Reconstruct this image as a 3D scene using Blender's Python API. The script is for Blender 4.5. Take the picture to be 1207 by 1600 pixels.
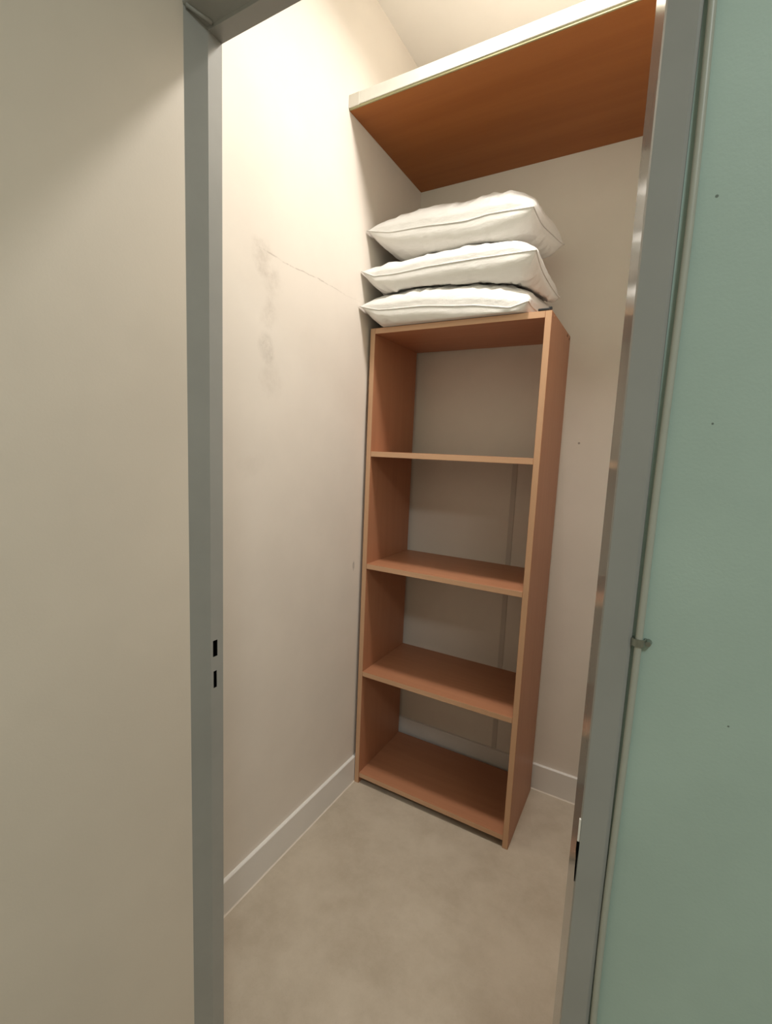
import bpy, bmesh, math, random
from mathutils import Vector, Matrix, noise
random.seed(7)
for o in list(bpy.data.objects): bpy.data.objects.remove(o, do_unlink=True)
scene = bpy.context.scene
C = scene.collection

# ------------------------------------------------------------------ camera
U = 1.1176          # one drawing unit in metres (everything below is drawn in units and scaled at the end)
CAM_LOC = (0.89285 * U, -1.74425 * U, 1.2480 * U)
CAM_R = [[0.866737, -0.488683, -0.099777], [0.496976, 0.8631, 0.089847], [0.042211, -0.127461, 0.990945]]
cam_d = bpy.data.cameras.new('camera'); cam = bpy.data.objects.new('camera', cam_d); C.objects.link(cam)
cam_d.sensor_fit = 'HORIZONTAL'; cam_d.sensor_width = 36.0; cam_d.lens = 22.0210
cam_d.clip_start = 0.02
r, f, u = [Vector([CAM_R[i][k] for i in range(3)]) for k in range(3)]
m = Matrix(((r.x, u.x, -f.x), (r.y, u.y, -f.y), (r.z, u.z, -f.z)))
cam.location = CAM_LOC; cam.rotation_euler = m.to_euler()
scene.camera = cam

# ------------------------------------------------------------------ light
world = bpy.data.worlds.new('world'); scene.world = world; world.use_nodes = True
world.node_tree.nodes['Background'].inputs[0].default_value = (0.8, 0.85, 0.9, 1)
world.node_tree.nodes['Background'].inputs[1].default_value = 0.05
def area(name, loc, size, power, col, shape='DISK', size_y=None):
    d = bpy.data.lights.new(name, 'AREA'); d.shape = shape; d.size = size
    if size_y: d.size_y = size_y
    d.energy = power; d.color = col
    o = bpy.data.objects.new(name, d); o.location = loc; C.objects.link(o)
    return o
CLOSET_LAMP = (0.62, -0.655, 2.585)     # drawing units; flat flush lamps, housings built below
HALL_LAMP = (1.50, -2.50, 2.585)
CLOSET_COL = (1.0, 0.955, 0.90)
cl_light = area('closet_lamp_light', [q * U for q in CLOSET_LAMP], 0.17 * U, 15.5, CLOSET_COL)
cl_light.data.spread = math.radians(158)
area('hall_lamp_light', [q * U for q in HALL_LAMP], 0.40 * U, 18.5, (0.92, 1.0, 0.99))
vs = scene.view_settings
vs.view_transform = 'Standard'; vs.look = 'None'; vs.gamma = 1.0; vs.use_curve_mapping = False
vs.exposure = 0.12

# ------------------------------------------------------------------ node helpers
def new_mat(name):
    m = bpy.data.materials.new(name); m.use_nodes = True
    nt = m.node_tree; b = nt.nodes['Principled BSDF']
    return m, nt, b
class N:
    def __init__(s, nt): s.nt = nt
    def add(s, t, **kw):
        n = s.nt.nodes.new(t)
        for k, v in kw.items(): setattr(n, k, v)
        return n
    def put(s, sock, v):
        if isinstance(v, bpy.types.NodeSocket): s.nt.links.new(v, sock)
        else: sock.default_value = v
    def math(s, op, a, b=None, c=None, clamp=False):
        n = s.add('ShaderNodeMath', operation=op, use_clamp=clamp); s.put(n.inputs[0], a)
        if b is not None: s.put(n.inputs[1], b)
        if c is not None: s.put(n.inputs[2], c)
        return n.outputs[0]
    def obj(s): return s.mapping(s.add('ShaderNodeTexCoord').outputs['Object'], (1 / U, 1 / U, 1 / U))
    def mapping(s, vec, scale=(1, 1, 1), loc=(0, 0, 0), rot=(0, 0, 0)):
        n = s.add('ShaderNodeMapping'); s.put(n.inputs[0], vec)
        n.inputs['Scale'].default_value = scale; n.inputs['Location'].default_value = loc; n.inputs['Rotation'].default_value = rot
        return n.outputs[0]
    def noise(s, vec, scale, detail=3, rough=.55):
        n = s.add('ShaderNodeTexNoise'); s.put(n.inputs['Vector'], vec)
        n.inputs['Scale'].default_value = scale; n.inputs['Detail'].default_value = detail; n.inputs['Roughness'].default_value = rough
        return n.outputs[0]
    def smooth(s, v, a, b, lo=0.0, hi=1.0):
        n = s.add('ShaderNodeMapRange', interpolation_type='SMOOTHSTEP'); s.put(n.inputs[0], v)
        for i, q in enumerate((a, b, lo, hi)): n.inputs[i + 1].default_value = q
        return n.outputs[0]
    def mix(s, fac, a, b, mode='MIX'):
        n = s.add('ShaderNodeMix', data_type='RGBA', blend_type=mode); s.put(n.inputs[0], fac)
        for i, q in ((6, a), (7, b)):
            if isinstance(q, tuple) and len(q) == 3: q = q + (1,)
            s.put(n.inputs[i], q)
        return n.outputs[2]
    def sep(s, vec):
        n = s.add('ShaderNodeSeparateXYZ'); s.put(n.inputs[0], vec); return n.outputs
    def bump(s, h, strength, dist=0.002):
        n = s.add('ShaderNodeBump'); n.inputs['Strength'].default_value = strength; n.inputs['Distance'].default_value = dist
        s.put(n.inputs['Height'], h); return n.outputs[0]

def paint(name, col, var=0.06, rough=0.6, bump=0.15, scale=5.0, spec=0.3, fine=350, extra=None):
    m, nt, b = new_mat(name); n = N(nt); co = n.obj()
    k = n.smooth(n.noise(co, scale, 4), .3, .7)
    dark = tuple(c * (1 - var) for c in col); lite = tuple(min(1, c * (1 + var * .5)) for c in col)
    c = n.mix(k, dark, lite)
    if extra: c = extra(n, co, c)
    nt.links.new(c, b.inputs['Base Color'])
    b.inputs['Roughness'].default_value = rough; b.inputs['Specular IOR Level'].default_value = spec
    h = n.math('ADD', n.math('MULTIPLY', n.noise(co, fine, 2), .4), n.noise(co, 22, 3))
    nt.links.new(n.bump(h, bump), b.inputs['Normal'])
    return m

def left_wall_marks(n, co, c):
    x, y, z = n.sep(co)
    nz = n.noise(co, 14, 4, .7); nz2 = n.noise(n.mapping(co, (1, 1, 1), (3, 7, 1)), 30, 4, .7)
    def blob(cy, cz, ry, rz, s, col, c):
        s *= .8
        a = n.math('POWER', n.math('DIVIDE', n.math('SUBTRACT', y, cy), ry), 2)
        q = n.math('POWER', n.math('DIVIDE', n.math('SUBTRACT', z, cz), rz), 2)
        d = n.math('SQRT', n.math('ADD', a, q))
        d = n.math('ADD', d, n.math('MULTIPLY', n.math('SUBTRACT', nz, .5), 1.6))
        k = n.math('MULTIPLY', n.smooth(d, .25, 1.0, 1, 0), n.math('MULTIPLY', n.smooth(nz2, .2, .75), s))
        return n.mix(k, c, col)
    g = (.40, .33, .27)
    c = blob(-.835, 1.705, .045, .05, .55, g, c)
    c = blob(-.80, 1.665, .05, .05, .40, g, c)
    c = blob(-.815, 1.58, .035, .05, .45, g, c)
    c = blob(-.82, 1.50, .035, .045, .50, (.38, .33, .28), c)
    c = blob(-.80, 1.42, .05, .05, .25, g, c)
    c = blob(-.383, .842, .008, .02, .9, (.25, .22, .2), c)
    c = blob(-.87, 1.20, .05, .04, .15, g, c)
    # hairline crack along a plaster joint
    wob = n.math('MULTIPLY', n.math('SUBTRACT', n.noise(co, 9, 3), .5), .020)
    d = n.math('ABSOLUTE', n.math('SUBTRACT', n.math('SUBTRACT', z, 1.7255), wob))
    line = n.smooth(d, .0006, .0026, 1, 0)
    rng = n.math('MULTIPLY', n.smooth(y, -.87, -.80), n.smooth(y, -.62, -.43, 1, .25))
    k = n.math('MULTIPLY', n.math('MULTIPLY', line, rng), n.smooth(nz2, .35, .6, .05, .42))
    return n.mix(k, c, (.28, .22, .18))
def back_wall_marks(n, co, c):
    x, y, z = n.sep(co)
    d = n.math('ABSOLUTE', n.math('SUBTRACT', z, 1.308))
    line = n.math('MULTIPLY', n.smooth(d, .0008, .003, 1, 0), n.math('MULTIPLY', n.smooth(x, .44, .47), n.smooth(x, .63, .67, 1, 0)))
    c = n.mix(n.math('MULTIPLY', line, .35), c, (.80, .74, .66))
    e = n.math('SQRT', n.math('ADD', n.math('POWER', n.math('SUBTRACT', x, .652), 2), n.math('POWER', n.math('SUBTRACT', z, 1.303), 2)))
    return n.mix(n.smooth(e, .002, .005, .7, 0), c, (.2, .15, .12))
def dots(pts, col):
    def fn(n, co, c):
        x, y, z = n.sep(co)
        for (px, pz, rr) in pts:
            e = n.math('SQRT', n.math('ADD', n.math('POWER', n.math('SUBTRACT', x, px), 2), n.math('POWER', n.math('SUBTRACT', z, pz), 2)))
            c = n.mix(n.smooth(e, rr * .5, rr, .8, 0), c, col)
        return c
    return fn

def wood(name, col, dark, axis, rough=0.42, scale=1.0, contrast=.6):
    m, nt, b = new_mat(name); n = N(nt); co = n.obj()
    s = [28, 28, 28]; s[axis] = 1.6
    v = n.mapping(co, tuple(q * scale for q in s))
    g = n.noise(v, 1.6, 5, .62)
    s2 = [160, 160, 160]; s2[axis] = 6
    g2 = n.noise(n.mapping(co, tuple(s2)), 1.0, 3)
    k = n.math('ADD', n.math('MULTIPLY', n.smooth(g, .3, .72), contrast), n.math('MULTIPLY', g2, .3), clamp=True)
    c = n.mix(k, col, dark)
    nt.links.new(c, b.inputs['Base Color'])
    b.inputs['Roughness'].default_value = rough; b.inputs['Specular IOR Level'].default_value = .35
    nt.links.new(n.bump(g2, .06, .001), b.inputs['Normal'])
    return m

def plain(name, col, rough=.5, metal=0.0, spec=.5):
    m, nt, b = new_mat(name); n = N(nt); co = n.obj()
    k = n.noise(co, 40, 3)
    nt.links.new(n.mix(k, tuple(c * .93 for c in col), tuple(min(1, c * 1.05) for c in col)), b.inputs['Base Color'])
    b.inputs['Roughness'].default_value = rough; b.inputs['Metallic'].default_value = metal; b.inputs['Specular IOR Level'].default_value = spec
    return m

M = {}
M['wall'] = paint('cream_wall_paint', (.79, .72, .64), .03, .62, .10)
M['wall_left'] = paint('cream_wall_paint_marked', (.79, .72, .64), .03, .55, .10, extra=left_wall_marks)
M['wall_back'] = paint('cream_wall_paint_back', (.79, .72, .64), .03, .62, .10, extra=back_wall_marks)
M['hall'] = paint('beige_hall_paint', (.70, .635, .54), .05, .55, .10, 3.0)
M['green'] = paint('sage_green_paint', (.44, .57, .505), .07, .5, .18, 4.0, extra=dots([(.913, 1.467, .0017), (.930, 1.283, .0012), (.97, 1.02, .0011)], (.08, .1, .08)))
M['ceiling'] = paint('ceiling_paint', (.82, .77, .71), .02, .8, .08)
M['frame'] = paint('grey_frame_enamel', (.335, .342, .322), .05, .24, .06, 9.0, spec=.6, fine=120)
M['frame_gloss'] = paint('grey_frame_enamel_glossy', (.335, .342, .322), .05, .13, .03, 9.0, spec=.6, fine=60)
M['base'] = paint('white_baseboard_enamel', (.80, .765, .72), .03, .35, .05, spec=.5)
M['caulk'] = plain('light_caulk', (.78, .70, .60), .6)
M['joint'] = paint('joint_filler_paint', (.62, .56, .50), .05, .7, .1)
M['wood_z'] = wood('beech_laminate_upright', (.47, .212, .112), (.41, .178, .092), 2)
M['wood_x'] = wood('beech_laminate_shelf', (.47, .212, .112), (.41, .178, .092), 0)
M['edge_z'] = wood('beech_edging_upright', (.66, .40, .245), (.58, .34, .20), 2, contrast=.4)
M['edge_x'] = wood('beech_edging_shelf', (.66, .40, .245), (.58, .34, .20), 0, contrast=.4)
M['cherry'] = wood('cherry_board', (.39, .135, .035), (.31, .098, .024), 0, rough=.5, scale=.35, contrast=.6)
M['white'] = plain('white_edging', (.82, .79, .72), .5)
M['whitecap'] = plain('offwhite_cap', (.72, .67, .60), .6)
M['bare'] = plain('bare_wood_edge', (.70, .52, .38), .7)
M['oldedge'] = plain('worn_edge_strip', (.40, .36, .20), .6)
M['black'] = plain('black_plastic', (.012, .012, .012), .5)
M['void'] = plain('dark_slot', (.004, .004, .004), .9, spec=0)
M['steel'] = plain('dull_steel', (.30, .32, .28), .3, .8)
M['brown'] = plain('dark_dowel', (.16, .07, .03), .6)

def floor_mat():
    m, nt, b = new_mat('beige_vinyl_floor'); n = N(nt); co = n.obj()
    a = n.smooth(n.noise(co, 5.5, 6, .65), .32, .70)
    d = n.smooth(n.noise(n.mapping(co, (1, 1, 1), (4, 2, 0)), 19, 5, .7), .35, .7)
    c = n.mix(a, (.45, .375, .285), (.54, .46, .36))
    c = n.mix(n.math('MULTIPLY', d, .30), c, (.60, .52, .42))
    sp = n.smooth(n.noise(co, 260, 2), .62, .72)
    c = n.mix(n.math('MULTIPLY', sp, .15), c, (.25, .2, .15))
    nt.links.new(c, b.inputs['Base Color'])
    b.inputs['Roughness'].default_value = .48; b.inputs['Specular IOR Level'].default_value = .35
    nt.links.new(n.bump(n.noise(co, 180, 2), .08), b.inputs['Normal'])
    return m
M['floor'] = floor_mat()

def pillow_mat():
    m, nt, b = new_mat('white_satin_cotton'); n = N(nt); co = n.obj()
    k = n.noise(co, 30, 3)
    nt.links.new(n.mix(k, (.80, .77, .735), (.85, .825, .79)), b.inputs['Base Color'])
    b.inputs['Roughness'].default_value = .36; b.inputs['Specular IOR Level'].default_value = .5
    b.inputs['Sheen Weight'].default_value = .15
    w = n.noise(n.mapping(co, (900, 900, 900)), 1, 1)
    h = n.math('ADD', n.math('MULTIPLY', w, .15), n.noise(n.mapping(co, (14, 34, 26), rot=(.3, .5, .7)), 1, 4, .5))
    nt.links.new(n.bump(h, .45, .014), b.inputs['Normal'])
    return m
M['pillow'] = pillow_mat()

# ------------------------------------------------------------------ mesh helpers
def box_bm(bm, lo, hi, bevel=0.0):
    v = [bm.verts.new((x, y, z)) for x in (lo[0], hi[0]) for y in (lo[1], hi[1]) for z in (lo[2], hi[2])]
    fs = [bm.faces.new([v[i] for i in q]) for q in ((0, 1, 3, 2), (4, 6, 7, 5), (0, 4, 5, 1), (2, 3, 7, 6), (0, 2, 6, 4), (1, 5, 7, 3))]
    bmesh.ops.recalc_face_normals(bm, faces=fs)
    if bevel:
        es = list({e for f_ in fs for e in f_.edges})
        bmesh.ops.bevel(bm, geom=es, offset=bevel, segments=2, affect='EDGES', profile=.5)
def prism_bm(bm, poly, a, b, axis):
    """polygon in the two other axes, extruded along axis from a to b"""
    def mk(p, t):
        q = list(p); q.insert(axis, t); return bm.verts.new(q)
    A = [mk(p, a) for p in poly]; B = [mk(p, b) for p in poly]
    fs = [bm.faces.new(A), bm.faces.new(B[::-1])]
    for i in range(len(poly)):
        j = (i + 1) % len(poly); fs.append(bm.faces.new((A[i], B[i], B[j], A[j])))
    bmesh.ops.recalc_face_normals(bm, faces=fs)
    return fs
def obj(name, bm, mats, parent=None, smooth=False, origin=None):
    me = bpy.data.meshes.new(name)
    if origin is not None: bmesh.ops.translate(bm, vec=-Vector(origin), verts=bm.verts)
    bm.normal_update(); bm.to_mesh(me); bm.free()
    for mm in (mats if isinstance(mats, (list, tuple)) else [mats]): me.materials.append(mm)
    if smooth:
        for p in me.polygons: p.use_smooth = True
    o = bpy.data.objects.new(name, me); C.objects.link(o)
    if parent is not None:
        o.parent = parent
        if origin is not None: o.location = Vector(origin) - parent.location
    elif origin is not None: o.location = origin
    return o
def box(name, lo, hi, mat, parent=None, bevel=0.0, origin=None):
    bm = bmesh.new(); box_bm(bm, lo, hi, bevel)
    return obj(name, bm, mat, parent, origin=origin)
def struct(o): o['kind'] = 'structure'; return o
def tag(o, label, cat, group=None):
    o['label'] = label; o['category'] = cat
    if group: o['group'] = group
    return o
def empty(name, loc=(0, 0, 0)):
    o = bpy.data.objects.new(name, None); o.location = loc; o.empty_display_size = .1; C.objects.link(o); return o
def tube_bm(bm, pts, rad, seg=10, closed=False, cap=True):
    n = len(pts); rings = []
    pts = [Vector(p) for p in pts]
    for i, p in enumerate(pts):
        a = pts[(i - 1) % n] if (closed or i > 0) else p
        b = pts[(i + 1) % n] if (closed or i < n - 1) else p
        t = (b - a).normalized()
        up = Vector((0, 0, 1)) if abs(t.z) < .9 else Vector((1, 0, 0))
        s = t.cross(up).normalized(); w = s.cross(t)
        rr = rad(i) if callable(rad) else rad
        rings.append([bm.verts.new(p + (s * math.cos(k * math.tau / seg) + w * math.sin(k * math.tau / seg)) * rr) for k in range(seg)])
    for i in range(n if closed else n - 1):
        A, B = rings[i], rings[(i + 1) % n]
        for k in range(seg): bm.faces.new((A[k], A[(k + 1) % seg], B[(k + 1) % seg], B[k]))
    if not closed and cap:
        bm.faces.new(rings[0][::-1]); bm.faces.new(rings[-1])
    bmesh.ops.recalc_face_normals(bm, faces=bm.faces)

# ------------------------------------------------------------------ the setting
ZC = 2.626
XR = 0.96            # right wall of the closet
DY0, DY1 = -1.251, -1.2   # door wall, hall face and closet face
LW = 0.259           # hall's left wall face
JX = 0.2725          # latch jamb face
FH = 1.834           # clear height of the doorway
struct(box('floor', (-.1, -3.4, -.05), (2.5, .1, 0), M['floor']))
struct(box('ceiling', (-.1, -3.4, ZC), (2.5, .1, ZC + .05), M['ceiling']))
struct(box('wall_left', (-.1, DY1, 0), (0, 0.1, ZC), M['wall_left']))
struct(box('wall_back', (0, 0, 0), (XR + .1, .1, ZC), M['wall_back']))
struct(box('wall_right', (XR, DY1, 0), (XR + .1, 0, ZC), M['wall']))
struct(box('wall_hall_left', (-.1, -3.3, 0), (LW, DY0 - .005, ZC), M['hall']))
struct(box('wall_hall_right', (2.4, -3.3, 0), (2.5, DY0, ZC), M['hall']))
struct(box('wall_hall_back', (-.1, -3.4, 0), (2.5, -3.3, ZC), M['hall']))
bm = bmesh.new()
box_bm(bm, (.8882, DY0, 0), (2.5, DY1, ZC)); box_bm(bm, (-.1, DY0, FH + .0502), (.8882, DY1, ZC)); box_bm(bm, (-.1, DY0, 0), (JX - .045, DY1, FH + .0502))
struct(obj('wall_front', bm, M['green']))
# vertical joint on the back wall, seen through the bookcase
struct(box('trim_1', (.432, -.0022, .1005), (.450, .001, 1.232), M['joint']))

def baseboard(name, lo, hi, d, mat):
    """profile: upright board with a small sloped top; runs along y (d='y') or x"""
    t, h = .0105, .1005
    bm = bmesh.new()
    if d == 'y': prism_bm(bm, [(0, 0), (t, 0), (t, h - .002), (t - .002, h), (0, h)], lo, hi, 1)
    else: prism_bm(bm, [(0, 0), (-t, 0), (-t, h - .002), (-t + .002, h), (0, h)], lo, hi, 0)
    o = struct(obj(name, bm, mat))
    bm = bmesh.new()
    if d == 'y': prism_bm(bm, [(t, 0), (t + .003, 0), (t, .0035)], lo, hi, 1)
    else: prism_bm(bm, [(-t, 0), (-t - .003, 0), (-t, .0035)], lo + .004, hi, 0)
    q = obj('caulk_bead', bm, M['caulk']); q.parent = o
    return o
baseboard('baseboard_left', -1.0, 0, 'y', M['base'])
baseboard('baseboard_back', .0105, XR, 'x', M['base'])

# ------------------------------------------------------------------ pressed steel door frame
frame = struct(empty('door_1', (.56, -1.22, 0)))
def part(name, bm, mat, parent, smooth=False):
    o = obj(name, bm, mat, None, smooth); o.parent = parent; o.location = -parent.location
    return o
FY0, FY1, FYM = -1.256, -1.2, -1.2255      # frame front, back, and the line where the flange turns into the splay
bm = bmesh.new()
prism_bm(bm, [(JX, FY1), (JX, FYM), (LW - .0005, FY0), (JX - .045, FY0), (JX - .045, FY1)], 0, FH + .05, 2)
jl = part('latch_jamb', bm, M['frame'], frame)
jl.data.materials.append(M['void'])
HOLES = [(.8900, .9185, -1.2215, -1.2122), (.8340, .8640, -1.2205, -1.2138)]
for (z0, z1, y0, y1) in HOLES:             # strike slots, cut as real recesses
    cbm = bmesh.new(); box_bm(cbm, (JX - .018, y0, z0), (JX + .02, y1, z1))
    cut = obj('cut', cbm, [M['frame'], M['void']])
    for p in cut.data.polygons: p.material_index = 1
    bpy.context.view_layer.update()
    md = jl.modifiers.new('b', 'BOOLEAN'); md.object = cut; md.operation = 'DIFFERENCE'; md.solver = 'EXACT'
    bpy.context.view_layer.update()
    ev = jl.evaluated_get(bpy.context.evaluated_depsgraph_get())
    me = bpy.data.meshes.new_from_object(ev); jl.modifiers.clear(); jl.data = me
    bpy.data.objects.remove(cut, do_unlink=True)
    bm = bmesh.new(); box_bm(bm, (JX - .0178, y0 + .0003, z0 + .0003), (JX - .010, y1 - .0003, z1 - .0003))
    part('strike_slot', bm, M['void'], frame)
RX = .8496
bm = bmesh.new()
prism_bm(bm, [(RX, FY1), (RX, FY1 - .004), (.8605, FY0 + .0015), (.8622, FY0 - .001), (.885, FY0 - .001), (.888, FY0 + .001), (.888, FY1)], 0, FH + .05, 2)
part('hinge_jamb', bm, M['frame_gloss'], frame)
bm = bmesh.new()
prism_bm(bm, [(FY1, FH), (FYM, FH), (FYM - .001, FH + .004), (FY0 + .001, FH + .016), (FY0 - .001, FH + .018), (FY0 - .001, FH + .0498), (FY1, FH + .0498)], LW + .0002, .87, 0)
part('head', bm, M['frame'], frame)
bm = bmesh.new(); tube_bm(bm, [(JX + .012, FYM - .002, FH + .004), (JX + .004, FYM - .012, FH + .008), (LW + .004, FY0 + .002, FH + .0155)], .0032, 8)
part('corner_bead', bm, M['frame'], frame, True)
# worn hinge sliver at the turn of the hinge jamb
hg = (.8610, FY0 + .001)
bm = bmesh.new(); box_bm(bm, (hg[0] - .0016, hg[1] - .0014, .858), (hg[0] + .0004, hg[1] + .001, .883), .0003)
part('hinge_leaf', bm, M['white'], frame)
bm = bmesh.new(); tube_bm(bm, [(hg[0] - .0004, hg[1] - .0006, z) for z in (.812, .825, .838, .848, .858)], lambda i: (.0004, .0008, .0009, .0016, .0016)[i], 8)
part('hinge_gap', bm, M['void'], frame)

# ------------------------------------------------------------------ upper shelf
sh = empty('closet_shelf', (0, 0, 2.238))
ZS, YS, TS = 2.238, -.49, .040
bm = bmesh.new(); box_bm(bm, (0.0005, YS + .004, ZS), (XR - .0005, -.0005, ZS + TS - .001))
part('board', bm, M['cherry'], sh)
bm = bmesh.new(); box_bm(bm, (.0008, YS + .0045, ZS + TS - .001), (XR - .0008, -.0008, ZS + TS))
part('added_bounce_top', bm, M['white'], sh)  # unseen white top face, added so light bounced to the ceiling stays neutral
bm = bmesh.new(); box_bm(bm, (.036, YS - .002, ZS + .007), (XR - .0005, YS + .004, ZS + TS), .0008)
part('front_edging', bm, M['white'], sh)
bm = bmesh.new(); box_bm(bm, (.0005, YS - .003, ZS + .005), (.036, YS + .004, ZS + TS), .0008)
part('edging_cap', bm, M['whitecap'], sh)
bm = bmesh.new(); box_bm(bm, (.0005, YS, ZS + .001), (XR - .0005, YS + .004, ZS + .007), .0005)
part('old_edge_strip', bm, M['oldedge'], sh)
bm = bmesh.new(); prism_bm(bm, [(.50, ZS + .008), (XR - .001, ZS + .008), (XR - .001, ZS + .030), (.80, ZS + .022), (.66, ZS + .017)], YS - .0026, YS - .0015, 1)
part('peeled_edging', bm, M['bare'], sh)
tag(sh, 'long reddish brown wooden shelf with white front edging, high up between the closet walls', 'shelf')

# ------------------------------------------------------------------ bookcase
BX, BY, BW, BD, BH, T = .0125, -.346, .5865, .319, 1.653, .0183
bk = empty('bookcase', (BX, BY, 0)); bk.rotation_euler.z = .004
def board(name, lo, hi, grain, mm=None):
    bm = bmesh.new(); box_bm(bm, lo, hi)
    bm.faces.ensure_lookup_table()
    for f_ in bm.faces:
        if f_.normal.y < -.9: f_.material_index = 1
    bmesh.ops.bevel(bm, geom=list(bm.edges), offset=.0007, segments=1, affect='EDGES')
    o = obj(name, bm, [M['wood_' + grain], M['edge_' + grain]]); o.parent = bk
    return o
board('side_panel', (0, 0, 0), (T, BD, BH), 'z')
sp = board('side_panel', (BW - T, 0, 0), (BW, BD, BH), 'z')
board('top_panel', (T, 0, BH - T), (BW - T, BD, BH), 'x')
for z in (1.2457, .8487, .4451):
    board('shelf', (T, 0, z - T), (BW - T, BD, z), 'x')
board('bottom_shelf', (T, .002, .0421 - T), (BW - T, BD, .0421), 'x')
for (y, z, rr, k) in ((.035, BH - .010, .004, 'wood_x'), (.26, BH - .010, .0045, 'brown'), (.30, BH - .012, .004, 'brown')):
    bm = bmesh.new(); bmesh.ops.create_cone(bm, cap_ends=True, segments=14, radius1=rr, radius2=rr, depth=.0014)
    bmesh.ops.rotate(bm, verts=bm.verts, matrix=Matrix.Rotation(math.pi / 2, 3, 'Y')); bmesh.ops.translate(bm, verts=bm.verts, vec=(BW + .0003, y, z))
    o = obj('dowel_cap', bm, M[k]); o.parent = bk
tag(bk, 'tall open-backed wooden bookcase with three inner shelves, standing against the left closet wall', 'bookcase')

# small black clip lying on the bookcase top
cl = empty('black_clip', (.578, -.338, BH + .0003))
def cpart(name, lo, hi, bev):
    bm = bmesh.new(); box_bm(bm, lo, hi, bev); o = obj(name, bm, M['black']); o.parent = cl; return o
cpart('body', (-.018, -.006, 0), (.014, .006, .007), .0015)
cpart('tab', (.010, -.004, .001), (.019, .004, .010), .001)
tag(cl, 'small black plastic clip on the bookcase top, under the pillow corner', 'clip')

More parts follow.
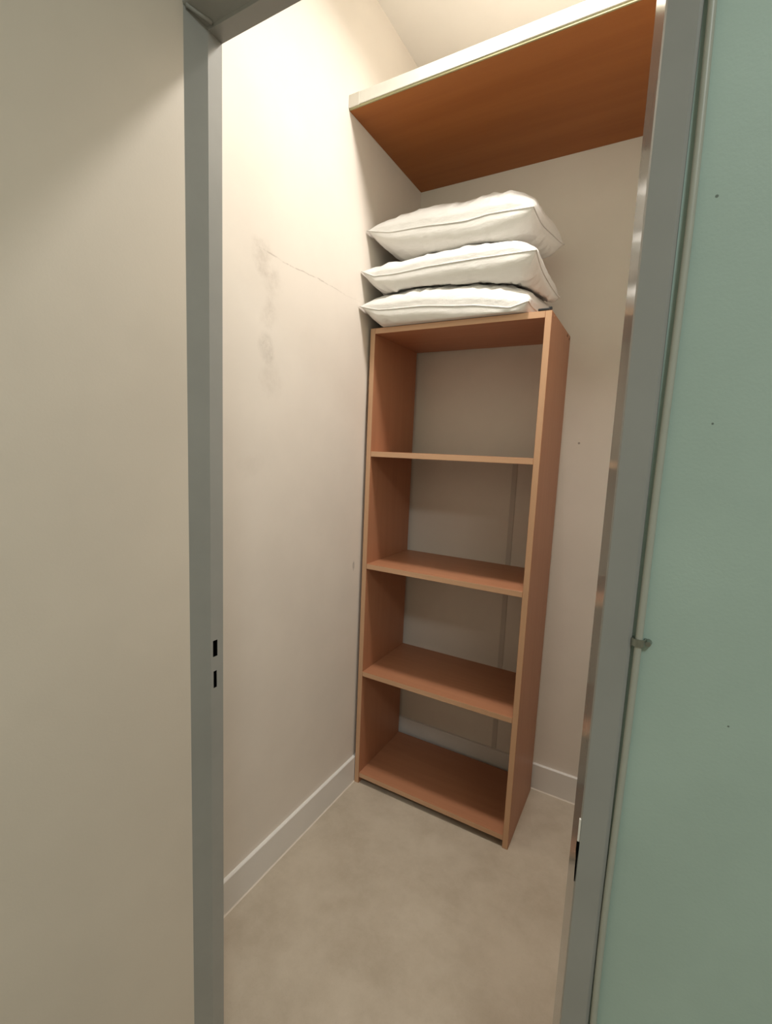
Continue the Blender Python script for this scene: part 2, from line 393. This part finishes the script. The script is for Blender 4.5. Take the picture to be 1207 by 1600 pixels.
# ------------------------------------------------------------------ pillows
def pillow(name, label, seed, FL, FR, BR, BL, up, dn, front_dz, floor_fn, ceil_drop=0.0, nu=110, nv=72):
    """corner points of the seam (x,y,z); up/dn bulge heights; front_dz(s) extra seam height along the front"""
    FL, FR, BR, BL = map(Vector, (FL, FR, BR, BL))
    cen = (FL + FR + BR + BL) / 4
    root = empty(name, (cen.x, cen.y, 0))
    off = Vector((seed * 3.1, seed * 1.7, seed * 5.3))
    def seam(u, v):   # u,v in 0..1
        # sides drawn in a little, corners left as ears
        pu = math.sin(math.pi * u) ** .8 * .014; pv = math.sin(math.pi * v) ** .8 * .012
        p = (FL * (1 - u) + FR * u) * (1 - v) + (BL * (1 - u) + BR * u) * v
        p = p + Vector((pv * (1 - 2 * u), pu * (1 - 2 * v), 0))
        p.z += front_dz(u) * (1 - v) ** 2
        p.z += .005 * noise.noise(Vector((u * 3.3, v * 3.3, 0)) + off)
        return p
    W = (FR - FL).length; D = (BL - FL).length
    def h(u, v):
        a = 1 - abs(2 * u - 1) ** (3.6 if u < .5 else 5.0); b = 1 - abs(2 * v - 1) ** 3.4
        return max(a, 0) ** .55 * max(b, 0) ** .52
    def wr(u, v, s):
        x, y = u * W, v * D
        eu, ev = min(u, 1 - u) * W, min(v, 1 - v) * D
        e = min(eu, ev)
        n1 = noise.noise(Vector((x * 6 + y * 5, y * 15 - x * 6, s * 9)) + off)
        n2 = noise.noise(Vector((x * 24 - y * 10, y * 9 + x * 4, s * 5 + 4)) + off)
        al = x if ev < eu else y
        g = noise.noise(Vector((al * 34, e * 6, s * 3 + 9)) + off)
        rid = 1 - abs(noise.noise(Vector((x * 7 - y * 9, y * 6 + x * 10, s * 7 + 2)) + off)) * 2.2
        c1 = noise.noise(Vector((x * 5 + y * 5, (x - y) * 26, s * 4 + 11)) + off)
        c2 = noise.noise(Vector((x * 6 - y * 4, (x + y * 1.6) * 20, s * 6 + 21)) + off)
        msk = max(0, noise.noise(Vector((x * 4, y * 5, s + 31)) + off) + .35)
        k = min(1, e / .018)
        return k * (.004 * n1 + .0015 * n2 + .017 * msk * (abs(c1) - .2) + .012 * msk * (abs(c2) - .2) + .004 * g * math.exp(-e / .05) + .0035 * max(rid, 0) ** 3)
    bm = bmesh.new(); top = {}; bot = {}
    def edgy(t): return .5 - .5 * math.cos(math.pi * t) if True else t
    def warp(t): return t * .45 + edgy(t) * .55
    for i in range(nu + 1):
        for j in range(nv + 1):
            u, v = warp(i / nu), warp(j / nv)
            p = seam(u, v); hh = h(u, v)
            sag = 1 - .10 * math.sin(math.pi * u) * math.sin(math.pi * v)
            border = i in (0, nu) or j in (0, nv)
            # cloth between seam and crown leans outward a little at the front, like a stuffed edge
            lean = Vector((0, 0, 0))
            if not border:
                e = v * D; lean.y = -.007 * math.exp(-((e - .012) / .022) ** 2) * min(1, min(u, 1 - u) * 9)
                e = (1 - u) * W; lean.x = .008 * math.exp(-((e - .012) / .022) ** 2) * min(1, min(v, 1 - v) * 9)
            t = p + lean + Vector((0, 0, up * hh * sag + (0 if border else wr(u, v, 1))))
            t.x = max(t.x, .003); t.y = min(t.y, -.004)
            vt = bm.verts.new(t); top[i, j] = vt
            if border: bot[i, j] = vt
            else:
                b = p + lean * .8 - Vector((0, 0, dn * hh + wr(u, v, 2)))
                fl = floor_fn(b.x, b.y)
                b.z = max(b.z, fl)
                if vt.co.z < b.z + .004: vt.co.z = b.z + .004
                b.x = max(b.x, .003); b.y = min(b.y, -.004)
                bot[i, j] = bm.verts.new(b)
    for i in range(nu):
        for j in range(nv):
            bm.faces.new((top[i, j], top[i + 1, j], top[i + 1, j + 1], top[i, j + 1]))
            q = (bot[i, j], bot[i, j + 1], bot[i + 1, j + 1], bot[i + 1, j])
            bm.faces.new(q)
    grid = {}
    for vtx in top.values(): 
        k = (round(vtx.co.x / .012), round(vtx.co.y / .012)); grid[k] = max(grid.get(k, 0), vtx.co.z)
    rim = [top[i, 0].co.copy() for i in range(nu)] + [top[nu, j].co.copy() for j in range(nv)] + [top[i, nv].co.copy() for i in range(nu, 0, -1)] + [top[0, j].co.copy() for j in range(nv, 0, -1)]
    shift = -Vector(root.location)
    bmesh.ops.translate(bm, verts=bm.verts, vec=shift)
    o = obj('cover', bm, M['pillow'], None, True); o.parent = root
    bm = bmesh.new(); tube_bm(bm, [p + shift + (Vector((p.x - cen.x, p.y - cen.y, 0)).normalized() * .0016 + Vector((0, 0, .0006))) for p in rim[::2]], .0019, 8, True)
    q = obj('piping', bm, M['pillow'], None, True); q.parent = root
    tag(root, label, 'pillow', 'white pillows stacked on the bookcase')
    def surf(x, y):
        best = 0
        kx, ky = round(x / .012), round(y / .012)
        for a in (-1, 0, 1):
            for b_ in (-1, 0, 1): best = max(best, grid.get((kx + a, ky + b_), 0))
        return best
    return surf
def lerp(pts):
    def fn(s):
        for (a, va), (b, vb) in zip(pts, pts[1:]):
            if s <= b: return va + (vb - va) * (s - a) / (b - a)
        return pts[-1][1]
    return fn
s1 = pillow('pillow', 'bottom white satin pillow of the stack, lying directly on the bookcase top', 1,
            (.006, -.405, 1.709), (.535, -.360, 1.677), (.560, -.09, 1.690), (.006, -.035, 1.705), .084, .075,
            lerp([(0, 0), (.12, -.008), (.4, -.003), (.7, -.004), (.9, -.016), (1, 0)]), lambda x, y: BH + .0015)
s2 = pillow('pillow', 'middle white satin pillow, sandwiched between two others in the stack', 2,
            (.006, -.400, 1.815), (.548, -.368, 1.806), (.572, -.13, 1.752), (.006, -.03, 1.82), .070, .078,
            lerp([(0, 0), (.08, -.016), (.2, -.012), (.4, 0), (.7, .004), (1, 0)]), lambda x, y: max(BH + .0015, s1(x, y) + .001))
s3 = pillow('pillow', 'topmost white satin pillow of the stack, just below the high shelf', 3,
            (.008, -.378, 1.948), (.532, -.370, 1.920), (.572, -.13, 1.905), (.008, -.03, 1.95), .090, .078,
            lerp([(0, 0), (.15, -.010), (.4, -.006), (.62, -.006), (.75, .002), (1, 0)]), lambda x, y: max(BH + .0015, s2(x, y) + .001))

# ------------------------------------------------------------------ cable beside the frame, with its nail clip
pts = []
rr = random.Random(3)
z = 0.004
while z < 2.3:
    w = .0014 * math.sin(z * 5.1 + .4) + .0008 * math.sin(z * 13 + 1.2)
    if z > 1.03: w += .0008 * math.sin((z - 1.03) * 7)
    pts.append((.8938 + w, DY0 - .0052, z)); z += .03
bm = bmesh.new(); tube_bm(bm, pts, .0033, 10)
cb = obj('cable', bm, plain('grey_painted_cable', (.42, .44, .38), .4), None, True, origin=(.8938, DY0 - .0052, 0))
tag(cb, 'thin grey painted cable running upright between door frame and green wall', 'cable')
kc = empty('cable_clip', (.8938, DY0, 1.081))
bm = bmesh.new()
arc = [(.0062 * math.cos(a), -.0045 - .0052 * math.sin(a)) for a in [math.pi * k / 8 for k in range(9)]]
poly = [(.0062, -.0003)] + arc + [(-.0062, -.0003), (-.0047, -.0003)] + [(p[0] * .76, -.0042 + (p[1] + .0042) * .76) for p in arc[::-1]] + [(.0047, -.0003)]
prism_bm(bm, poly, -.0035, .0035, 2); o = obj('saddle', bm, M['steel']); o.parent = kc
bm = bmesh.new(); bmesh.ops.create_cone(bm, cap_ends=True, segments=14, radius1=.0034, radius2=.0024, depth=.006)
bmesh.ops.rotate(bm, verts=bm.verts, matrix=Matrix.Rotation(math.pi / 2, 3, 'X')); bmesh.ops.translate(bm, verts=bm.verts, vec=(.0078, -.0033, 0))
o = obj('nail_head', bm, M['steel']); o.parent = kc
tag(kc, 'small metal nail clip holding the cable to the green wall', 'cable clip')

# ------------------------------------------------------------------ ceiling lamps (out of frame, where the light comes from)
def emis(name, col, s):
    m, nt, b = new_mat(name); b.inputs['Base Color'].default_value = (.9, .9, .88, 1)
    b.inputs['Emission Color'].default_value = col + (1,); b.inputs['Emission Strength'].default_value = s; return m
def lamp(name, loc, rad, label, glow, col):
    root = empty(name, (loc[0], loc[1], ZC))
    bm = bmesh.new(); bmesh.ops.create_cone(bm, cap_ends=True, segments=40, radius1=rad * 1.1, radius2=rad * 1.1, depth=.022)
    bmesh.ops.translate(bm, verts=bm.verts, vec=(0, 0, -.0115)); o = obj('housing', bm, M['white']); o.parent = root
    bm = bmesh.new(); bmesh.ops.create_cone(bm, cap_ends=True, segments=40, radius1=rad * .9, radius2=rad, depth=.008)
    bmesh.ops.translate(bm, verts=bm.verts, vec=(0, 0, -.030))
    o = obj('diffuser', bm, emis(name + '_glow', col, glow), None, True); o.parent = root
    tag(root, label, 'ceiling lamp')
lamp('ceiling_lamp', CLOSET_LAMP, .08, 'small round white ceiling lamp inside the closet', 4.0, CLOSET_COL)
lamp('ceiling_lamp', (HALL_LAMP[0], HALL_LAMP[1]), .2, 'large round white ceiling lamp in the hall', 2.0, (1, .97, .93))

# ------------------------------------------------------------------ drawing units to metres
seen = set()
for o in bpy.data.objects:
    if o.type in {'MESH', 'EMPTY'}:
        o.location = o.location * U
        if o.type == 'MESH' and o.data.name not in seen:
            seen.add(o.data.name); o.data.transform(Matrix.Scale(U, 4))
